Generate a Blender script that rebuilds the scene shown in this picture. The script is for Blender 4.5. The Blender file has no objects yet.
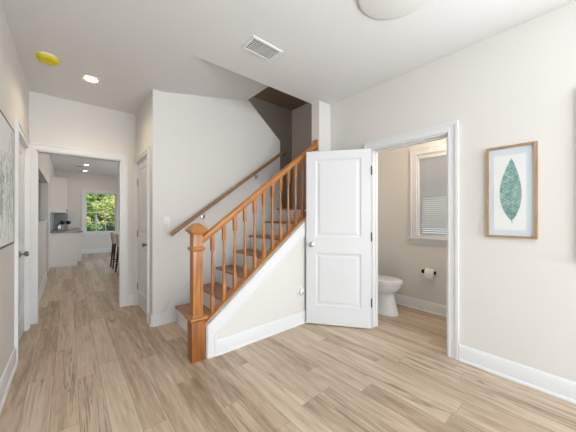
import bpy, bmesh, math, random
from mathutils import Vector, Matrix
random.seed(7)
SC = bpy.context.scene
COL = SC.collection
PI = math.pi

# ---------------------------------------------------------------- camera
cam_data = bpy.data.cameras.new('camera')
cam_data.sensor_width = 36.0
cam_data.lens = 256.06 / 576 * 36.0
cam_data.clip_start = 0.02
cam = bpy.data.objects.new('camera', cam_data)
cam.location = (0, 0, 1.27)
cam.rotation_euler = (PI / 2 + 0.002, 0, -0.7075)
COL.objects.link(cam)
SC.camera = cam

# ---------------------------------------------------------------- world, sun, daylight, exposure
world = bpy.data.worlds.new('sky')
SC.world = world
world.use_nodes = True
wn = world.node_tree
wn.nodes.clear()
w_out = wn.nodes.new('ShaderNodeOutputWorld')
w_bg = wn.nodes.new('ShaderNodeBackground')
w_sky = wn.nodes.new('ShaderNodeTexSky')
w_sky.sky_type = 'NISHITA'
w_sky.sun_disc = False
w_sky.sun_elevation = math.radians(50)
w_sky.sun_rotation = math.radians(170)
w_bg.inputs['Strength'].default_value = 0.22
wn.links.new(w_sky.outputs['Color'], w_bg.inputs['Color'])
wn.links.new(w_bg.outputs['Background'], w_out.inputs['Surface'])

def sun(name, direction, energy, color, angle=0.01):
    d = bpy.data.lights.new(name, 'SUN')
    d.energy = energy; d.color = color; d.angle = angle
    o = bpy.data.objects.new(name, d); COL.objects.link(o)
    o.rotation_euler = Vector(direction).to_track_quat('-Z', 'Y').to_euler()
    o.location = (0, -4, 8)

def area(name, loc, direction, sx, sy, energy, color):
    d = bpy.data.lights.new(name, 'AREA')
    d.shape = 'RECTANGLE'; d.size = sx; d.size_y = sy
    d.energy = energy; d.color = color
    o = bpy.data.objects.new(name, d); COL.objects.link(o)
    o.location = loc
    o.rotation_euler = Vector(direction).to_track_quat('-Z', 'Y').to_euler()

def point(name, loc, energy, color, radius=0.05):
    d = bpy.data.lights.new(name, 'POINT')
    d.energy = energy; d.color = color; d.shadow_soft_size = radius
    o = bpy.data.objects.new(name, d); COL.objects.link(o); o.location = loc

DAY = (0.87, 0.94, 1.0)
WARM = (1.0, 0.80, 0.58)
sun('sun', (-0.12, 0.62, -0.78), 4.5, (1.0, 0.95, 0.87))
area('fill_light_back', (1.15, -5.15, 1.35), (0, 1, 0.75), 2.5, 2.0, 170, DAY)  # added fill in an unseen window, tilted up to brighten the ceiling
area('fill_light_side', (-0.62, -2.9, 1.4), (1, 0.25, 0.7), 1.5, 1.7, 66, DAY)  # added fill in an unseen left window, evens out the right wall
area('daylight_right_window', (2.90, -0.66, 1.5), (-1, 0, 0.7), 1.25, 1.1, 52, DAY)
area('fill_light_patio', (3.15, 8.4, 1.25), (-1, 0, -0.75), 2.2, 2.1, 23, (0.78, 0.89, 1.0))  # added fill at an unseen patio opening, aimed at the kitchen floor
SC.view_settings.view_transform = 'Standard'
SC.view_settings.look = 'None'
SC.view_settings.gamma = 1.0
SC.view_settings.use_curve_mapping = False
SC.view_settings.exposure = 0.32

# ---------------------------------------------------------------- key planes (metres)
XL, XJ, XE, XR, XF = -0.359, 0.734, 2.415, 2.634, 3.64
YK, YKB, YB, YE, YU, YW = 2.215, 2.346, 3.266, 4.264, 4.13, 11.15
YS = -5.0
H = 2.747
T = 0.115

# ---------------------------------------------------------------- materials
def mat(name, color, rough=0.5, metal=0.0, spec=0.5, coat=0.0, trans=0.0, emit=None, estr=0.0, bump=0.0, bscale=200.0):
    m = bpy.data.materials.new(name); m.use_nodes = True
    nt = m.node_tree; b = nt.nodes['Principled BSDF']
    b.inputs['Base Color'].default_value = (*color, 1)
    b.inputs['Roughness'].default_value = rough
    b.inputs['Metallic'].default_value = metal
    b.inputs['Specular IOR Level'].default_value = spec
    b.inputs['Coat Weight'].default_value = coat
    if trans: b.inputs['Transmission Weight'].default_value = trans
    if emit:
        b.inputs['Emission Color'].default_value = (*emit, 1)
        b.inputs['Emission Strength'].default_value = estr
    if bump:
        tc = nt.nodes.new('ShaderNodeTexCoord')
        n = nt.nodes.new('ShaderNodeTexNoise'); n.inputs['Scale'].default_value = bscale
        n.inputs['Detail'].default_value = 3
        bp = nt.nodes.new('ShaderNodeBump'); bp.inputs['Strength'].default_value = bump
        bp.inputs['Distance'].default_value = 0.002
        nt.links.new(tc.outputs['Object'], n.inputs['Vector'])
        nt.links.new(n.outputs['Fac'], bp.inputs['Height'])
        nt.links.new(bp.outputs['Normal'], b.inputs['Normal'])
    return m

def ramp(nt, stops):
    r = nt.nodes.new('ShaderNodeValToRGB')
    els = r.color_ramp.elements
    els[0].position, els[0].color = stops[0][0], (*stops[0][1], 1)
    els[1].position, els[1].color = stops[-1][0], (*stops[-1][1], 1)
    for p, c in stops[1:-1]:
        e = els.new(p); e.color = (*c, 1)
    return r

def wood(name, dark, mid, light, axis, rough=0.35, scale=1.0, coat=0.2, slope=0.0):
    """grain runs along the given axis; slope (radians) tilts an x grain up towards z"""
    m = bpy.data.materials.new(name); m.use_nodes = True
    nt = m.node_tree; L = nt.links.new
    b = nt.nodes['Principled BSDF']
    tc = nt.nodes.new('ShaderNodeTexCoord')
    mp = nt.nodes.new('ShaderNodeMapping')
    mp.inputs['Rotation'].default_value = (0, slope, 0)
    mp2 = nt.nodes.new('ShaderNodeMapping')
    s = [38 * scale] * 3; s['xyz'.index(axis)] = 2.6 * scale
    mp2.inputs['Scale'].default_value = s
    n = nt.nodes.new('ShaderNodeTexNoise'); n.inputs['Scale'].default_value = 1
    n.inputs['Detail'].default_value = 6; n.inputs['Roughness'].default_value = 0.62
    n.inputs['Distortion'].default_value = 0.6
    r = ramp(nt, [(0.30, dark), (0.5, mid), (0.72, light)])
    L(tc.outputs['Object'], mp.inputs['Vector']); L(mp.outputs['Vector'], mp2.inputs['Vector'])
    L(mp2.outputs['Vector'], n.inputs['Vector']); L(n.outputs['Fac'], r.inputs['Fac'])
    L(r.outputs['Color'], b.inputs['Base Color'])
    b.inputs['Roughness'].default_value = rough
    b.inputs['Coat Weight'].default_value = coat
    b.inputs['Coat Roughness'].default_value = 0.2
    return m

def plank_floor(name):
    m = bpy.data.materials.new(name); m.use_nodes = True
    nt = m.node_tree; L = nt.links.new
    b = nt.nodes['Principled BSDF']
    def math_(op, a, c=None, d=None):
        x = nt.nodes.new('ShaderNodeMath'); x.operation = op
        for i, v in enumerate((a, c, d)):
            if v is None: continue
            if isinstance(v, (int, float)): x.inputs[i].default_value = v
            else: L(v, x.inputs[i])
        return x.outputs[0]
    tc = nt.nodes.new('ShaderNodeTexCoord')
    sp = nt.nodes.new('ShaderNodeSeparateXYZ'); L(tc.outputs['Object'], sp.inputs[0])
    X, Y = sp.outputs['X'], sp.outputs['Y']
    W_, L_ = 0.142, 1.22
    xs = math_('DIVIDE', math_('ADD', X, 10.03), W_)
    row = math_('FLOOR', xs); fx = math_('FRACT', xs)
    wn1 = nt.nodes.new('ShaderNodeTexWhiteNoise'); wn1.noise_dimensions = '1D'; L(row, wn1.inputs['W'])
    ys = math_('ADD', math_('DIVIDE', math_('ADD', Y, 20.0), L_), math_('MULTIPLY', wn1.outputs['Value'], 3.7))
    idx = math_('FLOOR', ys); fy = math_('FRACT', ys)
    cb = nt.nodes.new('ShaderNodeCombineXYZ'); L(row, cb.inputs[0]); L(idx, cb.inputs[1])
    wn2 = nt.nodes.new('ShaderNodeTexWhiteNoise'); wn2.noise_dimensions = '3D'; L(cb.outputs[0], wn2.inputs['Vector'])
    rnd = wn2.outputs['Value']
    # grain coordinates, shifted plank by plank
    gv = nt.nodes.new('ShaderNodeCombineXYZ')
    L(math_('MULTIPLY', X, 1.0), gv.inputs[0])
    L(math_('MULTIPLY', Y, 0.085), gv.inputs[1])
    L(math_('MULTIPLY', rnd, 40.0), gv.inputs[2])
    gv2 = nt.nodes.new('ShaderNodeCombineXYZ')
    L(X, gv2.inputs[0]); L(math_('MULTIPLY', Y, 0.035), gv2.inputs[1]); L(math_('MULTIPLY', rnd, 57.0), gv2.inputs[2])
    def noise(scale, det, rough, dist, vec=None):
        n = nt.nodes.new('ShaderNodeTexNoise'); n.inputs['Scale'].default_value = scale
        n.inputs['Detail'].default_value = det; n.inputs['Roughness'].default_value = rough
        n.inputs['Distortion'].default_value = dist
        L((vec or gv).outputs[0], n.inputs['Vector']); return n.outputs['Fac']
    g1 = noise(7.0, 4, 0.6, 1.2)
    g2 = noise(60.0, 4, 0.65, 0.2)
    g4 = noise(22.0, 4, 0.6, 0.6)
    g3 = noise(9.0, 4, 0.6, 0.9, gv2)
    g5 = noise(3.5, 2, 0.5, 0.6)
    tone = math_('ADD', math_('MULTIPLY', rnd, 0.24), math_('MULTIPLY', g1, 0.50))
    tone = math_('ADD', tone, math_('MULTIPLY', math_('SUBTRACT', g4, 0.5), 0.48))
    tone = math_('ADD', tone, math_('MULTIPLY', math_('SUBTRACT', g2, 0.5), 0.46))
    tone = math_('ADD', tone, 0.155)
    r = ramp(nt, [(0.18, (0.235, 0.165, 0.108)), (0.38, (0.41, 0.308, 0.212)), (0.53, (0.565, 0.446, 0.322)), (0.72, (0.69, 0.575, 0.435))])
    L(tone, r.inputs['Fac'])
    # long dark cracks that wander along the grain, only on parts of some planks
    cr = math_('ABSOLUTE', math_('SUBTRACT', g3, 0.5))
    cr = math_('MULTIPLY', math_('SUBTRACT', 1.0, math_('DIVIDE', cr, 0.017)), 1.5); cr.node.use_clamp = True
    mk = math_('MULTIPLY', math_('SUBTRACT', g5, 0.53), 14.0); mk.node.use_clamp = True
    st = math_('MULTIPLY', math_('MULTIPLY', cr, mk), 0.55)
    kn = math_('MULTIPLY', math_('SUBTRACT', 0.375, g3), 9.0); kn.node.use_clamp = True
    st = math_('MAXIMUM', st, math_('MULTIPLY', kn, 0.38))
    mix = nt.nodes.new('ShaderNodeMix'); mix.data_type = 'RGBA'
    L(st, mix.inputs[0]); L(r.outputs['Color'], mix.inputs[6]); mix.inputs[7].default_value = (0.13, 0.083, 0.052, 1)
    # seams
    ex = math_('MINIMUM', fx, math_('SUBTRACT', 1.0, fx)); ex = math_('MULTIPLY', ex, W_)
    ey = math_('MINIMUM', fy, math_('SUBTRACT', 1.0, fy)); ey = math_('MULTIPLY', ey, L_)
    e = math_('MINIMUM', ex, ey)
    seam = math_('LESS_THAN', e, 0.0016)
    mix2 = nt.nodes.new('ShaderNodeMix'); mix2.data_type = 'RGBA'
    L(math_('MULTIPLY', seam, 0.45), mix2.inputs[0]); L(mix.outputs[2], mix2.inputs[6]); mix2.inputs[7].default_value = (0.12, 0.085, 0.055, 1)
    L(mix2.outputs[2], b.inputs['Base Color'])
    L(math_('ADD', 0.27, math_('MULTIPLY', g2, 0.16)), b.inputs['Roughness'])
    b.inputs['Specular IOR Level'].default_value = 0.38
    bp = nt.nodes.new('ShaderNodeBump'); bp.inputs['Strength'].default_value = 0.25; bp.inputs['Distance'].default_value = 0.0015
    L(math_('SUBTRACT', g2, math_('MULTIPLY', seam, 1.0)), bp.inputs['Height']); L(bp.outputs['Normal'], b.inputs['Normal'])
    return m

def glass_mat(name, tint=(1, 1, 1)):
    m = bpy.data.materials.new(name); m.use_nodes = True
    nt = m.node_tree; nt.nodes.clear(); L = nt.links.new
    o = nt.nodes.new('ShaderNodeOutputMaterial'); mx = nt.nodes.new('ShaderNodeMixShader')
    t = nt.nodes.new('ShaderNodeBsdfTransparent'); t.inputs[0].default_value = (*tint, 1)
    g = nt.nodes.new('ShaderNodeBsdfGlossy'); g.inputs['Roughness'].default_value = 0.02
    f = nt.nodes.new('ShaderNodeLayerWeight'); f.inputs['Blend'].default_value = 0.5
    p = nt.nodes.new('ShaderNodeMath'); p.operation = 'POWER'; p.inputs[1].default_value = 5
    k = nt.nodes.new('ShaderNodeMath'); k.operation = 'MULTIPLY_ADD'; k.inputs[1].default_value = 0.5; k.inputs[2].default_value = 0.03
    L(f.outputs['Facing'], p.inputs[0]); L(p.outputs[0], k.inputs[0])
    L(k.outputs[0], mx.inputs[0]); L(t.outputs[0], mx.inputs[1]); L(g.outputs[0], mx.inputs[2]); L(mx.outputs[0], o.inputs[0])
    return m

M = {}
M['wall'] = mat('wall_paint', (0.765, 0.742, 0.710), 0.62, bump=0.05, bscale=260)
M['hallpaint'] = M['wall']
M['ceiling'] = mat('ceiling_paint', (0.81, 0.81, 0.812), 0.8, bump=0.05, bscale=180)
M['trim'] = mat('trim_gloss_white', (0.80, 0.805, 0.815), 0.32)
M['door'] = mat('door_white', (0.755, 0.765, 0.785), 0.35)
M['floor'] = plank_floor('laminate_planks')
M['oak_z'] = wood('oak_upright', (0.25, 0.080, 0.014), (0.43, 0.162, 0.036), (0.58, 0.27, 0.082), 'z')
M['oak_rail'] = wood('oak_sloping', (0.27, 0.088, 0.016), (0.46, 0.180, 0.042), (0.60, 0.29, 0.092), 'x', slope=math.atan(0.76))
M['oak_flat'] = wood('oak_moulding', (0.30, 0.10, 0.02), (0.47, 0.19, 0.046), (0.60, 0.29, 0.092), 'x')
M['newel_base'] = wood('oak_newel_base', (0.19, 0.054, 0.011), (0.35, 0.118, 0.027), (0.49, 0.20, 0.055), 'z', scale=0.7)
M['tread'] = wood('stained_tread', (0.20, 0.080, 0.038), (0.34, 0.152, 0.076), (0.46, 0.235, 0.13), 'y', rough=0.4)
M['wallrail'] = wood('walnut_wall_rail', (0.22, 0.105, 0.045), (0.35, 0.18, 0.080), (0.46, 0.26, 0.135), 'x', slope=math.atan(0.735))
M['nickel'] = mat('satin_nickel', (0.62, 0.60, 0.57), 0.28, metal=1.0)
M['dark_nickel'] = mat('aged_nickel', (0.30, 0.27, 0.23), 0.35, metal=1.0)
M['hinge'] = mat('dark_hinge_metal', (0.10, 0.095, 0.09), 0.4, metal=0.8)
M['porcelain'] = mat('porcelain', (0.83, 0.84, 0.85), 0.08, coat=0.5)
M['seat'] = mat('toilet_seat_plastic', (0.84, 0.845, 0.85), 0.2)
M['paper'] = mat('tissue_paper', (0.86, 0.85, 0.83), 0.9, bump=0.15, bscale=120)
M['black'] = mat('black_metal', (0.02, 0.02, 0.022), 0.35, metal=0.6)
M['oak_frame'] = wood('light_oak_frame', (0.27, 0.155, 0.07), (0.40, 0.245, 0.12), (0.50, 0.33, 0.18), 'z', rough=0.5, scale=1.6, coat=0)
M['mat_blue'] = mat('pale_blue_backing', (0.70, 0.77, 0.84), 0.7)
M['art_paper'] = mat('art_paper', (0.87, 0.88, 0.88), 0.75)
M['canvas'] = mat('white_canvas', (0.80, 0.81, 0.81), 0.75, bump=0.2, bscale=400)
M['sprig'] = mat('grey_green_print', (0.42, 0.47, 0.41), 0.8)
M['black_frame'] = mat('black_brown_frame', (0.035, 0.028, 0.024), 0.4)
M['glass'] = glass_mat('clear_glass')
M['blind'] = mat('vinyl_blind', (0.80, 0.79, 0.77), 0.45)
def thin_vinyl():
    m = mat('thin_vinyl_slat', (0.80, 0.79, 0.77), 0.45); nt = m.node_tree; p = nt.nodes['Principled BSDF']; o = nt.nodes['Material Output']
    tr = nt.nodes.new('ShaderNodeBsdfTranslucent'); tr.inputs['Color'].default_value = (0.8, 0.79, 0.77, 1)
    mx = nt.nodes.new('ShaderNodeMixShader'); mx.inputs[0].default_value = 0.38
    nt.links.new(p.outputs[0], mx.inputs[1]); nt.links.new(tr.outputs[0], mx.inputs[2]); nt.links.new(mx.outputs[0], o.inputs['Surface']); return m
M['slat'] = thin_vinyl()
M['plastic'] = mat('white_plastic', (0.84, 0.84, 0.83), 0.35)
M['grille'] = mat('vent_dark_inside', (0.05, 0.05, 0.053), 0.7)
M['vent'] = mat('vent_white_metal', (0.84, 0.84, 0.84), 0.4)
M['yellow'] = mat('yellow_plastic', (0.74, 0.62, 0.015), 0.3)
M['dome'] = mat('frosted_dome_glass', (0.76, 0.755, 0.73), 0.75, bump=0.3, bscale=90)
M['lamp_on'] = mat('lamp_lens_lit', (1, 1, 1), 0.5, emit=(1.0, 0.92, 0.78), estr=14)
M['lamp_trim'] = mat('lamp_trim_cream', (0.85, 0.80, 0.70), 0.4)
M['cabinet'] = mat('cabinet_white', (0.82, 0.79, 0.76), 0.4)
M['tile'] = mat('backsplash_grey_tile', (0.36, 0.365, 0.36), 0.5)
M['dark'] = mat('toe_kick_dark', (0.05, 0.045, 0.04), 0.6)
M['blue'] = mat('cobalt_glass', (0.006, 0.012, 0.06), 0.15)
M['steel'] = mat('brushed_steel', (0.55, 0.55, 0.56), 0.3, metal=1.0)
M['espresso'] = mat('espresso_wood', (0.035, 0.018, 0.012), 0.35)
M['linen'] = mat('beige_linen', (0.66, 0.60, 0.53), 0.85, bump=0.2, bscale=300)
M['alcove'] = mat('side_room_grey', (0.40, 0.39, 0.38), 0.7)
M['stairtaupe'] = mat('taupe_stairwell_wall', (0.29, 0.275, 0.265), 0.7)  # one even, darker taupe for the upper stairwell walls
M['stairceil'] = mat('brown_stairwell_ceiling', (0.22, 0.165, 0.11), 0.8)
M['grass'] = mat('lawn', (0.10, 0.19, 0.04), 0.9, bump=0.4, bscale=30)
M['concrete'] = mat('pale_concrete', (0.55, 0.55, 0.54), 0.9)
M['bark'] = mat('bark', (0.12, 0.09, 0.06), 0.9)
M['siding'] = mat('white_siding', (0.75, 0.76, 0.78), 0.6)
M['shingle'] = mat('grey_shingle', (0.16, 0.16, 0.17), 0.9)
M['house_glass'] = mat('house_window_dark', (0.03, 0.035, 0.04), 0.1)

def granite():
    m = mat('granite_counter', (0.3, 0.27, 0.24), 0.2)
    nt = m.node_tree; b = nt.nodes['Principled BSDF']
    tc = nt.nodes.new('ShaderNodeTexCoord'); v = nt.nodes.new('ShaderNodeTexNoise'); v.inputs['Scale'].default_value = 60
    v.inputs['Detail'].default_value = 4
    r = ramp(nt, [(0.35, (0.12, 0.10, 0.085)), (0.5, (0.30, 0.27, 0.235)), (0.65, (0.45, 0.42, 0.38))])
    nt.links.new(tc.outputs['Object'], v.inputs['Vector']); nt.links.new(v.outputs['Fac'], r.inputs['Fac'])
    nt.links.new(r.outputs['Color'], b.inputs['Base Color']); return m
M['granite'] = granite()

def leaf_foliage(name, dark, light):
    m = mat(name, light, 0.6)
    nt = m.node_tree; b = nt.nodes['Principled BSDF']
    tc = nt.nodes.new('ShaderNodeTexCoord'); v = nt.nodes.new('ShaderNodeTexNoise'); v.inputs['Scale'].default_value = 2.2
    r = ramp(nt, [(0.35, dark), (0.65, light)])
    nt.links.new(tc.outputs['Object'], v.inputs['Vector']); nt.links.new(v.outputs['Fac'], r.inputs['Fac'])
    nt.links.new(r.outputs['Color'], b.inputs['Base Color'])
    return m
M['leaf_green'] = leaf_foliage('foliage_green', (0.09, 0.20, 0.03), (0.28, 0.46, 0.09))
M['leaf_lime'] = leaf_foliage('foliage_yellow_green', (0.20, 0.32, 0.05), (0.60, 0.58, 0.18))
M['leaf_dark'] = leaf_foliage('foliage_dark', (0.02, 0.05, 0.012), (0.07, 0.13, 0.03))

def feather_leaf():
    """teal watercolour leaf: veins fan from the midrib (local z up, x across)"""
    m = mat('teal_leaf_ink', (0.2, 0.4, 0.36), 0.75)
    nt = m.node_tree; L = nt.links.new; b = nt.nodes['Principled BSDF']
    tc = nt.nodes.new('ShaderNodeTexCoord'); sp = nt.nodes.new('ShaderNodeSeparateXYZ'); L(tc.outputs['Object'], sp.inputs[0])
    def math_(op, a, c=None):
        x = nt.nodes.new('ShaderNodeMath'); x.operation = op
        for i, v in enumerate((a, c)):
            if v is None: continue
            if isinstance(v, (int, float)): x.inputs[i].default_value = v
            else: L(v, x.inputs[i])
        return x.outputs[0]
    ay = math_('ABSOLUTE', sp.outputs['Y'])
    ph = math_('SUBTRACT', sp.outputs['Z'], math_('MULTIPLY', ay, 0.75))
    s = math_('SINE', math_('MULTIPLY', ph, 230.0))
    n = nt.nodes.new('ShaderNodeTexNoise'); n.inputs['Scale'].default_value = 25; L(tc.outputs['Object'], n.inputs['Vector'])
    f = math_('ADD', math_('MULTIPLY', s, 0.06), n.outputs['Fac'])
    r = ramp(nt, [(0.28, (0.11, 0.25, 0.23)), (0.5, (0.24, 0.44, 0.39)), (0.72, (0.42, 0.60, 0.54))])
    L(f, r.inputs['Fac']); L(r.outputs['Color'], b.inputs['Base Color'])
    return m
M['teal'] = feather_leaf()
M['vein'] = mat('leaf_vein_ink', (0.09, 0.19, 0.18), 0.8)

# ---------------------------------------------------------------- mesh helpers
def B(): return bmesh.new()

def box(bm, a, b):
    x0, y0, z0 = a; x1, y1, z1 = b
    v = [bm.verts.new(p) for p in ((x0,y0,z0),(x1,y0,z0),(x1,y1,z0),(x0,y1,z0),(x0,y0,z1),(x1,y0,z1),(x1,y1,z1),(x0,y1,z1))]
    for f in ((0,3,2,1),(4,5,6,7),(0,1,5,4),(1,2,6,5),(2,3,7,6),(3,0,4,7)): bm.faces.new([v[i] for i in f])

def prism(bm, pts, plane, lo, hi):
    def P(p, t):
        return {'xz': (p[0], t, p[1]), 'xy': (p[0], p[1], t), 'yz': (t, p[0], p[1])}[plane]
    a = [bm.verts.new(P(p, lo)) for p in pts]; b = [bm.verts.new(P(p, hi)) for p in pts]
    n = len(pts)
    bm.faces.new(a[::-1]); bm.faces.new(b)
    for i in range(n): bm.faces.new((a[i], a[(i+1) % n], b[(i+1) % n], b[i]))

def loft(bm, rings, cap=True, closed=True):
    rs = [[bm.verts.new(p) for p in r] for r in rings]
    n = len(rs[0])
    for i in range(len(rs) - 1):
        for j in range(n if closed else n - 1):
            bm.faces.new((rs[i][j], rs[i][(j+1) % n], rs[i+1][(j+1) % n], rs[i+1][j]))
    if cap:
        bm.faces.new(rs[0][::-1]); bm.faces.new(rs[-1])

def lathe(bm, prof, origin=(0,0,0), axis='z', seg=24):
    o = Vector(origin); rings = []
    for r, h in prof:
        ring = []
        for k in range(seg):
            a = 2 * PI * k / seg; c, s = max(r, 1e-4) * math.cos(a), max(r, 1e-4) * math.sin(a)
            p = {'z': (c, s, h), 'x': (h, c, s), 'y': (s, h, c)}[axis]
            ring.append(o + Vector(p))
        rings.append(ring)
    loft(bm, rings)

def tube(bm, pts, r, seg=10):
    pts = [Vector(p) for p in pts]; rings = []
    n = len(pts); up = Vector((0, 0, 1))
    for i, p in enumerate(pts):
        t = (pts[min(i+1, n-1)] - pts[max(i-1, 0)]).normalized()
        u = up if abs(t.z) < 0.95 else Vector((1, 0, 0))
        a = t.cross(u).normalized(); b = a.cross(t).normalized()
        rr = r[i] if isinstance(r, (list, tuple)) else r
        rings.append([p + a * rr * math.cos(2*PI*k/seg) + b * rr * math.sin(2*PI*k/seg) for k in range(seg)])
    loft(bm, rings)

def sq(cx, cy, z, w, d=None):
    d = d or w
    return [(cx-w/2, cy-d/2, z), (cx+w/2, cy-d/2, z), (cx+w/2, cy+d/2, z), (cx-w/2, cy+d/2, z)]

def world_loc(o):
    v = Vector((0, 0, 0))
    while o is not None:
        v += o.location; o = o.parent
    return v

def link(name, bm, m, parent=None, origin=None, bevel=0.0, smooth=True, local=False, angle=35):
    bmesh.ops.remove_doubles(bm, verts=bm.verts, dist=1e-6)
    bmesh.ops.recalc_face_normals(bm, faces=bm.faces)
    me = bpy.data.meshes.new(name)
    o = bpy.data.objects.new(name, me)
    off = Vector((0, 0, 0))
    if not local:
        if parent is not None: off = world_loc(parent)
        if origin is not None: off = Vector(origin)
        if parent is not None and origin is not None: pass
    bmesh.ops.translate(bm, verts=bm.verts, vec=-off)
    if origin is not None: o.location = off - (world_loc(parent) if parent is not None else Vector((0, 0, 0)))
    if bevel:
        bmesh.ops.bevel(bm, geom=[e for e in bm.edges if len(e.link_faces) == 2 and e.calc_face_angle(0) > 0.6],
                        offset=bevel, segments=2, affect='EDGES', profile=0.6, clamp_overlap=True)
    bm.to_mesh(me); bm.free()
    if smooth:
        for p in me.polygons: p.use_smooth = True
        me.set_sharp_from_angle(angle=math.radians(angle))
    if isinstance(m, str): m = M[m]
    me.materials.append(m)
    COL.objects.link(o)
    if parent is not None: o.parent = parent
    return o

def tag(o, label, cat, group=None, kind=None):
    if label: o['label'] = label
    if cat: o['category'] = cat
    if group: o['group'] = group
    if kind: o['kind'] = kind
    return o

def thing(name, label, cat, loc, rz=0.0, group=None, kind=None):
    o = bpy.data.objects.new(name, None); o.empty_display_size = 0.05
    o.location = loc; o.rotation_euler = (0, 0, rz); COL.objects.link(o)
    return tag(o, label, cat, group, kind)

def struct(name, bm, m, label=None, bevel=0.0, smooth=False):
    o = link(name, bm, m, bevel=bevel, smooth=smooth)
    o['kind'] = 'structure'
    if label: o['label'] = label
    return o

# ================================================================ THE SETTING
# floor
b = B()
box(b, (XL - 1.6, YS - 0.2, -0.1), (XF + 0.2, YW + 0.15, 0.0))
struct('floor', b, 'floor', 'light tan wood plank floor running through hall, bathroom and kitchen')

# ceilings
b = B()
box(b, (XL - T, YS - T, H), (XF + 0.15, YKB, H + 0.14))
box(b, (XL - T, YKB, H), (0.844, YE + T, H + 0.14))
struct('ceiling', b, 'ceiling', 'smooth white ceiling over the hall')
b = B(); prism(b, [(0.844, H), (1.985, 2.975), (1.985, 3.05), (0.844, H + 0.14)], 'xz', YKB, YB + 0.02)
struct('ceiling_stair', b, 'ceiling', 'sloping white ceiling above the lower stairs')
b = B(); box(b, (XL - 1.7, YE + T, H), (3.1, YW + 0.15, H + 0.14))
struct('ceiling_kitchen', b, 'ceiling', 'white kitchen ceiling beyond the cased opening')

# left wall (with an added, unseen window opening for the side fill light)
DL0, DL1, DH = 3.31, 4.06, 2.035
b = B()
box(b, (XL - T, YS, 0), (XL, -3.65, H)); box(b, (XL - T, -3.65, 0), (XL, -2.15, 0.55)); box(b, (XL - T, -3.65, 2.25), (XL, -2.15, H))
box(b, (XL - T, -2.15, 0), (XL, DL0, H)); box(b, (XL - T, DL0, DH), (XL, DL1, H)); box(b, (XL - T, DL1, 0), (XL, YE + T, H))
struct('wall_left', b, 'wall', 'cream painted wall along the left of the hall')
# wall behind the camera, with a wide window opening added for the back fill light
b = B()
box(b, (XL - T, YS - T, 0), (0.0, YS, H)); box(b, (2.3, YS - T, 0), (XR + T, YS, H))
box(b, (0.0, YS - T, 0), (2.3, YS, 0.4)); box(b, (0.0, YS - T, 2.3), (2.3, YS, H))
struct('wall_back', b, 'wall')
# hall end wall with the cased opening to the kitchen
OX0, OX1, OH = -0.295, 0.553, 2.062
b = B()
box(b, (XL, YE, 0), (OX0, YE + T, H)); box(b, (OX1, YE, 0), (XJ + 2.4, YE + T, H)); box(b, (OX0, YE, OH), (OX1, YE + T, H))
struct('wall_end', b, 'hallpaint', 'cream wall above and around the opening to the kitchen')
# closet wall on the right of the hall
DJ0, DJ1 = 3.475, 4.195
b = B()
box(b, (XJ, YB + T, 0), (XJ + T, DJ0, H)); box(b, (XJ, DJ0, DH), (XJ + T, DJ1, H)); box(b, (XJ, DJ1, 0), (XJ + T, YE, H))
struct('wall_hall', b, 'hallpaint', 'short cream wall holding the closet door')
# wall behind the stairs, top edge cut by the upper flight
b = B()
prism(b, [(XJ, 0), (2.621, 0), (2.621, 2.505), (1.99, 3.02), (0.844, 2.76), (XJ, H)], 'xz', YB, YB + T)
struct('wall_stair', b, 'wall', 'cream wall behind the stairs with an angled top corner')
# knee wall below the railing, joined to the full-height stub beside the right wall
CS = 0.76
def capz(x): return 0.79 + CS * (x - 1.559)      # top of the wooden cap
def railz(x): return 1.637 + 0.757 * (x - 1.68)   # centre of the handrail
b = B()
prism(b, [(0.935, 0), (XR + 0.05, 0), (XR + 0.05, H), (XE, H), (XE, capz(XE) - 0.025), (0.935, capz(0.935) - 0.025)], 'xz', YK, YKB)
struct('wall_knee', b, 'wall', 'cream wall under the stair railing')
# right wall with the bathroom doorway
BD0, BD1 = 0.828, 1.606
b = B()
box(b, (XR, YS, 0), (XR + T, -1.30, H)); box(b, (XR, -1.30, 0), (XR + T, -0.045, 0.95)); box(b, (XR, -1.30, 2.06), (XR + T, -0.045, H)); box(b, (XR, -0.045, 0), (XR + T, BD0, H)); box(b, (XR, BD0, DH), (XR + T, BD1, H)); box(b, (XR, BD1, 0), (XR + T, YK + 0.01, H))
struct('wall_right', b, 'wall', 'cream wall with the framed leaf print')
# bathroom shell (exterior wall with its window opening) and stairwell
WY0, WY1, WZ0, WZ1 = 0.72, 1.525, 0.985, 2.115
b = B()
box(b, (XF, 0.20, 0), (XF + T, WY0, H)); box(b, (XF, WY1, 0), (XF + T, YKB - 0.05, H))
box(b, (XF, WY0, 0), (XF + T, WY1, WZ0)); box(b, (XF, WY0, WZ1), (XF + T, WY1, H))
struct('wall_bathroom', b, 'wall', 'warm white bathroom wall with the window')
b = B(); box(b, (XR + T, 2.22, 0), (XF, 2.30, H)); box(b, (XR + T, 0.20, 0), (XF, 0.28, H))
struct('wall_bathroom_ends', b, 'wall')
b = B()
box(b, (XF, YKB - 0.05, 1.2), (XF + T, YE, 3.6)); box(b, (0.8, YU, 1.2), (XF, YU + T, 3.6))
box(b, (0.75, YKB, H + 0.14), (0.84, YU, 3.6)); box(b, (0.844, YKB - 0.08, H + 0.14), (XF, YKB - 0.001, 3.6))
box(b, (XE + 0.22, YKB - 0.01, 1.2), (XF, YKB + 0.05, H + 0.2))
struct('wall_stairwell', b, 'stairtaupe', 'taupe walls of the dim upper stairwell')
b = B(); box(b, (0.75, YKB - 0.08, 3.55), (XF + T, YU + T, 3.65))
struct('ceiling_stairwell', b, 'stairceil', 'dark brown ceiling of the upper stairwell')

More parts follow.
